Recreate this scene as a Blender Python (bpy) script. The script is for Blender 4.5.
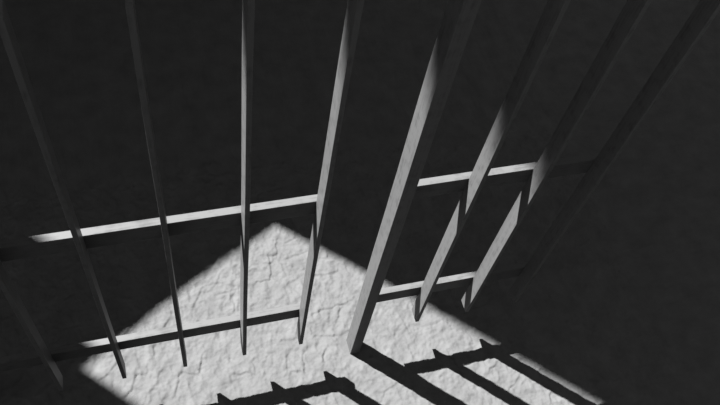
import bpy, bmesh, math
import numpy as np
from mathutils import Matrix, Vector

S = bpy.context.scene
COL = S.collection
for o in list(bpy.data.objects):
    bpy.data.objects.remove(o)

# ------------------------------------------------------------------ camera
cam_data = bpy.data.cameras.new('camera')
cam = bpy.data.objects.new('camera', cam_data)
COL.objects.link(cam)
R = ((0.95888656, -0.25169794, 0.13109048),        # image right
     (-0.1452764, -0.83217322, -0.53514717),       # image down
     (0.24378543, 0.49410107, -0.83452549))        # view direction
m = Matrix.Identity(4)
for i in range(3):
    m[i][0] = R[0][i]
    m[i][1] = -R[1][i]
    m[i][2] = -R[2][i]
m[0][3], m[1][3], m[2][3] = -0.972002, -1.600782, 4.492804
cam.matrix_world = m
cam_data.sensor_fit = 'HORIZONTAL'
cam_data.sensor_width = 36.0
cam_data.lens = 780.18 / 720 * 36.0
cam_data.clip_start = 0.05
S.camera = cam

# ------------------------------------------------------------------ exposure
S.view_settings.view_transform = 'Standard'
S.view_settings.look = 'None'
S.view_settings.gamma = 1.0
S.view_settings.use_curve_mapping = False
S.view_settings.exposure = 3.75

# ------------------------------------------------------------------ sky: dim, brightest near the horizon
WORLD = 0.0405
world = bpy.data.worlds.new('sky')
S.world = world
world.use_nodes = True
nt = world.node_tree
nt.nodes.clear()
out = nt.nodes.new('ShaderNodeOutputWorld')
bg = nt.nodes.new('ShaderNodeBackground')
tc = nt.nodes.new('ShaderNodeTexCoord')
sx = nt.nodes.new('ShaderNodeSeparateXYZ')
rp = nt.nodes.new('ShaderNodeValToRGB')
rp.color_ramp.interpolation = 'EASE'
rp.color_ramp.elements[0].position = 0.0
rp.color_ramp.elements[0].color = (1, 1, 1, 1)
rp.color_ramp.elements[1].position = 0.9
rp.color_ramp.elements[1].color = (0.9, 0.9, 0.9, 1)
vd = nt.nodes.new('ShaderNodeVectorMath')
vd.operation = 'DOT_PRODUCT'
vd.inputs[1].default_value = (-0.85, 0.55, 0.0)     # sky brightened on the wall side, added to even out unlit slat faces
mr = nt.nodes.new('ShaderNodeMapRange')
mr.inputs['From Min'].default_value = -0.9
mr.inputs['From Max'].default_value = 0.9
mr.inputs['To Min'].default_value = 0.35
mr.inputs['To Max'].default_value = 1.90
ml = nt.nodes.new('ShaderNodeMixRGB')
ml.blend_type = 'MULTIPLY'
ml.inputs[0].default_value = 1.0
nt.links.new(tc.outputs['Generated'], sx.inputs[0])
nt.links.new(tc.outputs['Generated'], vd.inputs[0])
nt.links.new(vd.outputs['Value'], mr.inputs['Value'])
nt.links.new(sx.outputs['Z'], rp.inputs[0])
nt.links.new(rp.outputs[0], ml.inputs[1])
nt.links.new(mr.outputs[0], ml.inputs[2])
nt.links.new(ml.outputs[0], bg.inputs['Color'])
bg.inputs['Strength'].default_value = WORLD
nt.links.new(bg.outputs[0], out.inputs['Surface'])

# ------------------------------------------------------------------ sun
SUN = Vector((0.39459936, -0.38893622, -0.8324782)).normalized()
sun_data = bpy.data.lights.new('sun', 'SUN')
sun_data.energy = 3.55
sun_data.angle = math.radians(0.50)
sun = bpy.data.objects.new('sun', sun_data)
COL.objects.link(sun)
sun.rotation_euler = SUN.to_track_quat('-Z', 'Y').to_euler()
sun.location = (-5, 5, 12)


# ------------------------------------------------------------------ materials
def new_mat(name):
    mt = bpy.data.materials.new(name)
    mt.use_nodes = True
    t = mt.node_tree
    return mt, t, t.nodes['Principled BSDF']


def ramp(t, src, lo, hi, p0=0.3, p1=0.7):
    r = t.nodes.new('ShaderNodeValToRGB')
    r.color_ramp.elements[0].position = p0
    r.color_ramp.elements[0].color = (lo, lo, lo, 1)
    r.color_ramp.elements[1].position = p1
    r.color_ramp.elements[1].color = (hi, hi, hi, 1)
    t.links.new(src, r.inputs[0])
    return r.outputs[0]


def stone_mat():
    mt, t, b = new_mat('grey_stone')
    g = t.nodes.new('ShaderNodeNewGeometry')
    n1 = t.nodes.new('ShaderNodeTexNoise')
    n1.inputs['Scale'].default_value = 7.0
    n1.inputs['Detail'].default_value = 8.0
    n1.inputs['Roughness'].default_value = 0.65
    t.links.new(g.outputs['Position'], n1.inputs['Vector'])
    t.links.new(ramp(t, n1.outputs['Fac'], 0.0325, 0.0465), b.inputs['Base Color'])
    n2 = t.nodes.new('ShaderNodeTexNoise')
    n2.inputs['Scale'].default_value = 70.0
    n2.inputs['Detail'].default_value = 6.0
    n2.inputs['Roughness'].default_value = 0.6
    t.links.new(g.outputs['Position'], n2.inputs['Vector'])
    bp = t.nodes.new('ShaderNodeBump')
    bp.inputs['Strength'].default_value = 0.5
    bp.inputs['Distance'].default_value = 0.004
    t.links.new(n2.outputs['Fac'], bp.inputs['Height'])
    t.links.new(bp.outputs[0], b.inputs['Normal'])
    b.inputs['Roughness'].default_value = 0.95
    b.inputs['Specular IOR Level'].default_value = 0.1
    return mt


def wood_mat(name, axis, albedo):
    mt, t, b = new_mat(name)
    c = t.nodes.new('ShaderNodeTexCoord')
    mp = t.nodes.new('ShaderNodeMapping')
    sc = [90.0, 90.0, 90.0]
    sc[axis] = 5.0
    mp.inputs['Scale'].default_value = sc
    t.links.new(c.outputs['Object'], mp.inputs['Vector'])
    n = t.nodes.new('ShaderNodeTexNoise')
    n.inputs['Scale'].default_value = 1.0
    n.inputs['Detail'].default_value = 5.0
    n.inputs['Roughness'].default_value = 0.6
    t.links.new(mp.outputs[0], n.inputs['Vector'])
    n2 = t.nodes.new('ShaderNodeTexNoise')
    n2.inputs['Scale'].default_value = 22.0
    n2.inputs['Detail'].default_value = 4.0
    t.links.new(c.outputs['Object'], n2.inputs['Vector'])
    mx = t.nodes.new('ShaderNodeMath')
    mx.operation = 'ADD'
    t.links.new(n.outputs['Fac'], mx.inputs[0])
    t.links.new(n2.outputs['Fac'], mx.inputs[1])
    t.links.new(ramp(t, mx.outputs[0], albedo * 0.80, albedo * 1.20, 0.7, 1.3), b.inputs['Base Color'])
    bp = t.nodes.new('ShaderNodeBump')
    bp.inputs['Strength'].default_value = 0.25
    bp.inputs['Distance'].default_value = 0.002
    t.links.new(n.outputs['Fac'], bp.inputs['Height'])
    t.links.new(bp.outputs[0], b.inputs['Normal'])
    b.inputs['Roughness'].default_value = 0.42
    b.inputs['IOR'].default_value = 1.12
    return mt


def plaster_mat():
    mt, t, b = new_mat('grey_plaster')
    g = t.nodes.new('ShaderNodeNewGeometry')
    n1 = t.nodes.new('ShaderNodeTexNoise')
    n1.inputs['Scale'].default_value = 3.0
    n1.inputs['Detail'].default_value = 6.0
    t.links.new(g.outputs['Position'], n1.inputs['Vector'])
    t.links.new(ramp(t, n1.outputs['Fac'], 0.035, 0.045), b.inputs['Base Color'])
    b.inputs['Roughness'].default_value = 0.95
    b.inputs['Specular IOR Level'].default_value = 0.1
    return mt


STONE = stone_mat()
WOOD_UP = wood_mat('weathered_wood_upright', 2, 0.0430)
WOOD_RAIL = wood_mat('weathered_wood_rail', 0, 0.0362)
PLASTER = plaster_mat()


# ------------------------------------------------------------------ helpers
def link_mesh(name, bm, mat, parent=None):
    me = bpy.data.meshes.new(name)
    bm.normal_update()
    bm.to_mesh(me)
    bm.free()
    me.materials.append(mat)
    o = bpy.data.objects.new(name, me)
    COL.objects.link(o)
    o.parent = parent
    return o


def bar(dx, dy, dz, bevel, z_cuts=0, long_axis=2, wobble=0.0, seed=0):
    """box from (0,0,0) to (dx,dy,dz), edges eased, optionally a slightly uneven sawn surface"""
    bm = bmesh.new()
    bmesh.ops.create_cube(bm, size=1.0)
    for v in bm.verts:
        v.co = Vector(((v.co.x + .5) * dx, (v.co.y + .5) * dy, (v.co.z + .5) * dz))
    bmesh.ops.bevel(bm, geom=list(bm.edges), offset=bevel, segments=2, profile=0.6, affect='EDGES')
    if z_cuts:
        length = (dx, dy, dz)[long_axis]
        nrm = Vector((0, 0, 0))
        nrm[long_axis] = 1
        for k in range(1, z_cuts):
            co = Vector((0, 0, 0))
            co[long_axis] = length * k / z_cuts
            geom = list(bm.verts) + list(bm.edges) + list(bm.faces)
            bmesh.ops.bisect_plane(bm, geom=geom, plane_co=co, plane_no=nrm)
        a, b2 = [i for i in range(3) if i != long_axis]
        for v in bm.verts:
            s = v.co[long_axis]
            v.co[a] += wobble * math.sin(s * 4.1 + seed * 1.7)
            v.co[b2] += wobble * math.sin(s * 3.3 + seed * 2.9 + 1.0)
    return bm


def tag(o, label=None, cat=None, group=None, kind=None):
    if label:
        o['label'] = label
    if cat:
        o['category'] = cat
    if group:
        o['group'] = group
    if kind:
        o['kind'] = kind
    return o


# ------------------------------------------------------------------ ground: rough stone paving as real relief
def value_noise(x, y, seed):
    xi, yi = np.floor(x).astype(np.int64), np.floor(y).astype(np.int64)
    fx, fy = x - xi, y - yi
    fx, fy = fx * fx * fx * (fx * (fx * 6 - 15) + 10), fy * fy * fy * (fy * (fy * 6 - 15) + 10)

    def h(i, j):
        n = (i * 374761393 + j * 668265263 + seed * 974634777) & 0xFFFFFFFF
        n = ((n ^ (n >> 13)) * 1274126177) & 0xFFFFFFFF
        n = (n ^ (n >> 16)) & 0xFFFFFFFF
        return n / 4294967295.0
    a, b, c, d = h(xi, yi), h(xi + 1, yi), h(xi, yi + 1), h(xi + 1, yi + 1)
    return (a + (b - a) * fx) * (1 - fy) + (c + (d - c) * fx) * fy


def fbm(x, y, seed, octaves=4, gain=0.5):
    s, amp, tot = 0.0, 1.0, 0.0
    for k in range(octaves):
        s = s + amp * value_noise(x * 2 ** k + 17.3 * k, y * 2 ** k - 9.1 * k, seed + k)
        tot += amp
        amp *= gain
    return s / tot - 0.5


def hash1(i, j, seed):
    n = (i * 73856093 + j * 19349663 + seed * 83492791) & 0xFFFFFFFF
    n = ((n ^ (n >> 13)) * 1274126177) & 0xFFFFFFFF
    n = (n ^ (n >> 16)) & 0xFFFFFFFF
    return n / 4294967295.0


# open joints and broken edges between the stones, in metres on the ground
JOINTS = [
    [(-0.092, 0.566), (-0.026, 0.565), (0.050, 0.572)],
    [(-0.355, 0.705), (-0.379, 0.587), (-0.472, 0.587)],
    [(-0.286, 0.872), (-0.297, 0.769), (-0.332, 0.759), (-0.363, 0.765), (-0.359, 0.704)],
    [(-0.631, 0.533), (-0.634, 0.422)],
    [(-0.839, 0.697), (-0.755, 0.631), (-0.708, 0.633), (-0.582, 0.576)],
    [(-0.708, 0.633), (-0.684, 0.685)],
    [(-0.816, 0.604), (-0.889, 0.480)],
    [(-0.275, 0.553), (-0.207, 0.565)],
    [(-0.481, 0.854), (-0.428, 0.822)],
    [(-1.016, 0.478), (-1.056, 0.399)],
    [(-1.246, 0.467), (-1.280, 0.411)],
    [(-1.001, 0.085), (-0.903, 0.061), (-0.861, 0.182)],
    [(-0.703, 0.022), (-0.590, -0.008), (-0.579, 0.079)],
    [(-1.223, 0.116), (-1.252, 0.132), (-1.289, 0.054), (-1.328, 0.020)],
    [(-1.126, 0.121), (-1.140, 0.053), (-1.190, 0.012)],
    [(-1.017, 0.076), (-1.044, -0.020)],
    [(-1.371, 0.213), (-1.461, 0.139)],
    [(-1.140, 0.291), (-1.140, 0.240)],
    [(-0.378, -0.040), (-0.290, -0.056), (-0.274, 0.073)],
    [(-0.381, 0.063), (-0.393, -0.024)],
    [(-0.389, 0.173), (-0.312, 0.154)],
    [(-0.185, 0.161), (-0.049, 0.127), (0.069, 0.151)],
    [(-0.145, 0.060), (-0.176, -0.006)],
    [(-0.156, 0.316), (0.001, 0.331), (0.100, 0.347)],
    [(-0.029, 0.225), (0.010, 0.301)],
    [(0.121, -0.298), (0.196, -0.258)],
    [(0.996, -0.357), (0.947, -0.402), (0.906, -0.429)],
    [(1.026, -0.390), (1.076, -0.430)],
    [(0.832, -0.276), (0.871, -0.271)],
    [(1.150, -0.507), (1.136, -0.549)],
    [(1.166, -0.333), (1.138, -0.361)],
]


def joint_field(X, Y):
    """signed relief of the open joints: a groove with the far lip standing a little proud"""
    wx = X + 0.030 * fbm(X * 22, Y * 22, 101, 3)
    wy = Y + 0.030 * fbm(X * 22, Y * 22, 105, 3)
    worn = np.clip(0.6 + 3.0 * fbm(X * 9, Y * 9, 121, 2), 0.05, 1.0)
    z = np.zeros_like(X)
    for k, line in enumerate(JOINTS):
        P = np.array(line)
        lo, hi = P.min(0) - 0.12, P.max(0) + 0.12
        ys = np.where((Y[:, 0] > lo[1]) & (Y[:, 0] < hi[1]))[0]
        xs = np.where((X[0] > lo[0]) & (X[0] < hi[0]))[0]
        if not len(xs) or not len(ys):
            continue
        sl = (slice(ys[0], ys[-1] + 1), slice(xs[0], xs[-1] + 1))
        px, py = wx[sl], wy[sl]
        best = np.full(px.shape, 9.0)
        side = np.zeros(px.shape)
        for (ax, ay), (bx, by) in zip(line[:-1], line[1:]):
            ex, ey = bx - ax, by - ay
            L2 = ex * ex + ey * ey
            t = np.clip(((px - ax) * ex + (py - ay) * ey) / L2, 0, 1)
            dx, dy = px - ax - t * ex, py - ay - t * ey
            dd = np.hypot(dx, dy)
            # positive on the sunny side of the joint
            sg = -dx * 0.712 + dy * 0.702
            side = np.where(dd < best, sg, side)
            best = np.minimum(best, dd)
        z[sl] += 0.0050 * np.exp(-(best / 0.035) ** 2) * np.clip(side / 0.006, -0.35, 1)
        z[sl] -= 0.0056 * np.exp(-(best / 0.0042) ** 2) * worn[sl]
    return z


def paving_height(X, Y):
    ang = math.radians(9.0)
    U = X * math.cos(ang) + Y * math.sin(ang)
    V = -X * math.sin(ang) + Y * math.cos(ang)
    # wander the joints so that no edge is ruled straight
    Uw = U + 0.050 * fbm(U * 5, V * 5, 11, 3) + 0.014 * fbm(U * 24, V * 24, 12, 2)
    Vw = V + 0.050 * fbm(U * 5, V * 5, 13, 3) + 0.014 * fbm(U * 24, V * 24, 14, 2)
    row_h = 0.215
    row = np.floor(Vw / row_h).astype(np.int64)
    fv = Vw / row_h - row
    wid = 0.20 + 0.14 * hash1(row, row * 0 + 3, 5)
    q = Uw / wid + hash1(row, row * 0 + 7, 6)
    cell = np.floor(q).astype(np.int64)
    fu = q - cell
    # some stones are split into two smaller ones
    split = hash1(cell, row, 21) < 0.35
    half = np.where(split & (fv > 0.5), 1, 0)
    fv2 = np.where(split, (fv * 2) % 1.0, fv)
    hv = np.where(split, row_h / 2, row_h)
    du = np.minimum(fu, 1 - fu) * wid
    dv = np.minimum(fv2, 1 - fv2) * hv
    d = np.minimum(du, dv)
    idr = row * 2 + half
    base = (hash1(cell, idr, 31) - 0.5) * 0.008
    tx = (hash1(cell, idr, 32) - 0.5) * 0.045
    ty = (hash1(cell, idr, 33) - 0.5) * 0.045
    z = base + tx * (fu - 0.5) * wid + ty * (fv2 - 0.5) * hv
    # joints: worn, mostly filled level with the stones, open only here and there
    fill = np.clip((fbm(U * 3.1, V * 3.1, 41, 3) + 0.30) * 5.0, 0.0, 1.0)
    joint = np.exp(-(d / 0.0055) ** 2)
    edge = np.clip(d / 0.03, 0, 1)
    z = z * (0.25 + 0.75 * edge) * (0.35 + 0.65 * (1 - fill)) - joint * (0.0008 + 0.0095 * (1 - fill))
    # cleft, hammered faces
    wu = 0.035 * fbm(U * 7, V * 7, 81, 3)
    wv = 0.035 * fbm(U * 7, V * 7, 91, 3)
    z = z + 0.012 * fbm(U * 7, V * 7, 51, 3, 0.5)
    crease = 1 - np.abs(2 * fbm((U + wu) * 13, (V + wv) * 9, 61, 3, 0.5))
    z = z + 0.014 * crease ** 2
    z = z + 0.019 * fbm((U + wu) * 26, (V + wv) * 26, 71, 3, 0.55)
    z = z + 0.0060 * fbm(U * 75, V * 75, 75, 2, 0.55)
    z = 0.72 * z + joint_field(X, Y)
    # worn flat around the foot of the post
    foot = np.hypot(np.maximum(np.abs(X - 0.03) - 0.03, 0), np.maximum(np.abs(Y - 0.05) - 0.05, 0))
    return z * (1 - 0.75 * np.exp(-(foot / 0.05) ** 2))


def axis(lo, hi, f0, f1, step):
    fine = np.arange(f0, f1 + 1e-9, step)
    a = f0 - (f0 - lo) * (np.linspace(1, 0, 90)[:-1]) ** 2.6
    b = f1 + (hi - f1) * (np.linspace(0, 1, 90)[1:]) ** 2.6
    return np.concatenate([a, fine, b])


gx = axis(-14.0, 14.0, -2.1, 2.0, 0.0065)
gy = axis(-9.0, 14.0, -1.0, 1.45, 0.0065)
GX, GY = np.meshgrid(gx, gy)
GZ = paving_height(GX, GY)
GZ = GZ - GZ[(np.abs(GX) < 0.25) & (np.abs(GY) < 0.25)].mean()
near = np.clip((4.0 - np.maximum(np.abs(GX), np.abs(GY))) / 1.5, 0, 1)
GZ = GZ * near
ny, nx = GX.shape
verts = np.stack([GX, GY, GZ], -1).reshape(-1, 3).astype(np.float32)
idx = np.arange(nx * ny).reshape(ny, nx)
quads = np.stack([idx[:-1, :-1], idx[:-1, 1:], idx[1:, 1:], idx[1:, :-1]], -1).reshape(-1, 4)
me = bpy.data.meshes.new('floor')
me.vertices.add(len(verts))
me.vertices.foreach_set('co', verts.ravel())
me.loops.add(quads.size)
me.loops.foreach_set('vertex_index', quads.ravel().astype(np.int32))
me.polygons.add(len(quads))
me.polygons.foreach_set('loop_start', np.arange(0, quads.size, 4, dtype=np.int32))
me.polygons.foreach_set('use_smooth', np.ones(len(quads), dtype=bool))
me.update(calc_edges=True)
me.materials.append(STONE)
floor = bpy.data.objects.new('floor', me)
COL.objects.link(floor)
tag(floor, 'rough grey stone paving with a bright patch of sunlight', None, None, 'structure')

# ------------------------------------------------------------------ unseen wall added up-sun of the fence to shape the sunlight
AZ = Vector((SUN.x, SUN.y, 0)).normalized()
PERP = Vector((-AZ.y, AZ.x, 0))
TAN = -SUN.z / math.hypot(SUN.x, SUN.y)
A0, K = -5.2, 0.26


def wall_pt(u, v):
    a = A0 + K * u
    return PERP * u + AZ * a + Vector((0, 0, v - a * TAN))


CROWN = [(0.555, 2.43), (0.31, 2.49), (0.06, 2.49), (-0.20, 2.31), (-0.40, 2.09), (-0.60, 1.72), (-0.80, 1.30), (-0.930, 0.90)]
OPENING = [(-0.918, -1.905), (0.0, -1.56), (0.512, -1.31), (0.535, -0.50), (0.552, 0.40), (0.555, 1.90)]
TEETH = 34                                          # saw-tooth edge added to soften the light's fade on the slat tops
for k in range(2 * TEETH + 1):
    u = 0.5549 - (0.5549 + 0.929) * k / (2 * TEETH)
    v = float(np.interp(u, [c[0] for c in CROWN[::-1]], [c[1] for c in CROWN[::-1]]))
    h = hash1(np.int64(k), np.int64(1), 77)
    OPENING.append((u, v + (0.03 if k % 2 else -0.21) + 0.05 * (float(h) - 0.5)))
OPENING.append((-0.935, 0.40))
bm = bmesh.new()
rect = []
for u, z in ((-5.0, -0.05), (6.5, -0.05), (6.5, 13.5), (-5.0, 13.5)):
    p = PERP * u + AZ * (A0 + K * u)
    p.z = z
    rect.append(p)
hole = [wall_pt(u, v) for u, v in OPENING]
nrm = (AZ - PERP * K).normalized()                 # towards the fence
back = -nrm * 0.25
reveal = -SUN * (0.25 / (-SUN.dot(-nrm)))          # embrasure splayed so that the inner edge is the sharp one
if reveal.dot(back) < 0:
    reveal = -reveal
for shift_r, shift_h in ((Vector((0, 0, 0)), Vector((0, 0, 0))), (back, reveal)):
    rv = [bm.verts.new(p + shift_r) for p in rect]
    hv = [bm.verts.new(p + shift_h) for p in hole]
    ed = [bm.edges.new((rv[i], rv[(i + 1) % 4])) for i in range(4)]
    ed += [bm.edges.new((hv[i], hv[(i + 1) % len(hv)])) for i in range(len(hv))]
    bmesh.ops.triangle_fill(bm, edges=ed, use_beauty=True, use_dissolve=False)
    if shift_r.length == 0:
        rv0, hv0 = rv, hv
for A, B in ((rv0, rv), (hv0, hv)):
    for i in range(len(A)):
        j = (i + 1) % len(A)
        bm.faces.new((A[i], A[j], B[j], B[i]))
bmesh.ops.recalc_face_normals(bm, faces=list(bm.faces))
wall = link_mesh('sun_mask_wall', bm, PLASTER)
tag(wall, 'unseen plastered wall with an arched opening, added to shape the sunlight', None, None, 'structure')

# ------------------------------------------------------------------ fence
SLAT_W, SLAT_D = 0.0205, 0.0827        # slats stand edge-on to the rails
SLAT_Z0, TOP = 0.3285, 2.97
RAIL_D, RAIL_H = 0.0350, 0.1040
RAIL_Z = (0.6291, 1.7130)              # upper faces of the two rails

slat_mesh_ob = None


def slat(x, parent, lean=0.0):
    global slat_mesh_ob
    if slat_mesh_ob is None:
        o = link_mesh('slat', bar(SLAT_W, SLAT_D, TOP - SLAT_Z0, 0.0016, 8, 2, 0.0010, 1), WOOD_UP, parent)
        slat_mesh_ob = o
    else:
        o = slat_mesh_ob.copy()
        COL.objects.link(o)
        o.parent = parent
    o.location = Vector((x - 0.0004, 0, SLAT_Z0)) - parent.location
    o.rotation_euler = (0, lean, 0)
    return o


def rail(x0, x1, z, parent, seed):
    o = link_mesh('rail', bar(x1 - x0, RAIL_D, RAIL_H, 0.0016, 10, 0, 0.0008, seed), WOOD_RAIL, parent)
    o.location = Vector((x0, SLAT_D, z - RAIL_H)) - parent.location
    return o


def empty(name, loc):
    o = bpy.data.objects.new(name, None)
    o.empty_display_size = 0.1
    o.location = loc
    COL.objects.link(o)
    return o


# the square post at the gap
post = link_mesh('fence_post', bar(0.0600, 0.0971, TOP + 0.02, 0.0022, 8, 2, 0.0008, 4), WOOD_UP)
post.location = (0, 0.0028, -0.012)
tag(post, 'thick wooden fence post standing on the stone paving, casting a broad shadow', 'post')

# panel on the left, with the gap before the post
left = empty('slatted_fence_panel', (-0.3429, 0.0, SLAT_Z0))
tag(left, 'slatted wooden panel left of the thick post, its two rails ending short of it', 'fence panel',
    'slatted fence panels')
for x in (-1.633, -1.3105, -0.9883, -0.6635, -0.3429):
    o = slat(x, left)
    if x == -0.9883:
        o.rotation_euler.z = math.radians(-3.5)      # this one has twisted a little
for k, z in enumerate(RAIL_Z):
    rail(-2.16, -0.3190, z, left, 2 + k)
stile = link_mesh('end_post', bar(0.0600, 0.0971, TOP + 0.02, 0.0022), WOOD_UP, left)
stile.location = Vector((-2.13, SLAT_D + RAIL_D - 0.004, -0.012)) - left.location

# panel on the right, butting against the post
right = empty('slatted_fence_panel', (0.06, 0.0, SLAT_Z0))
tag(right, 'slatted wooden panel right of the thick post, its rails joined to the post', 'fence panel',
    'slatted fence panels')
for x in (0.3573, 0.6744, 0.9899):
    slat(x, right)
for k, z in enumerate(RAIL_Z):
    rail(0.0615, 1.035, z, right, 6 + k)
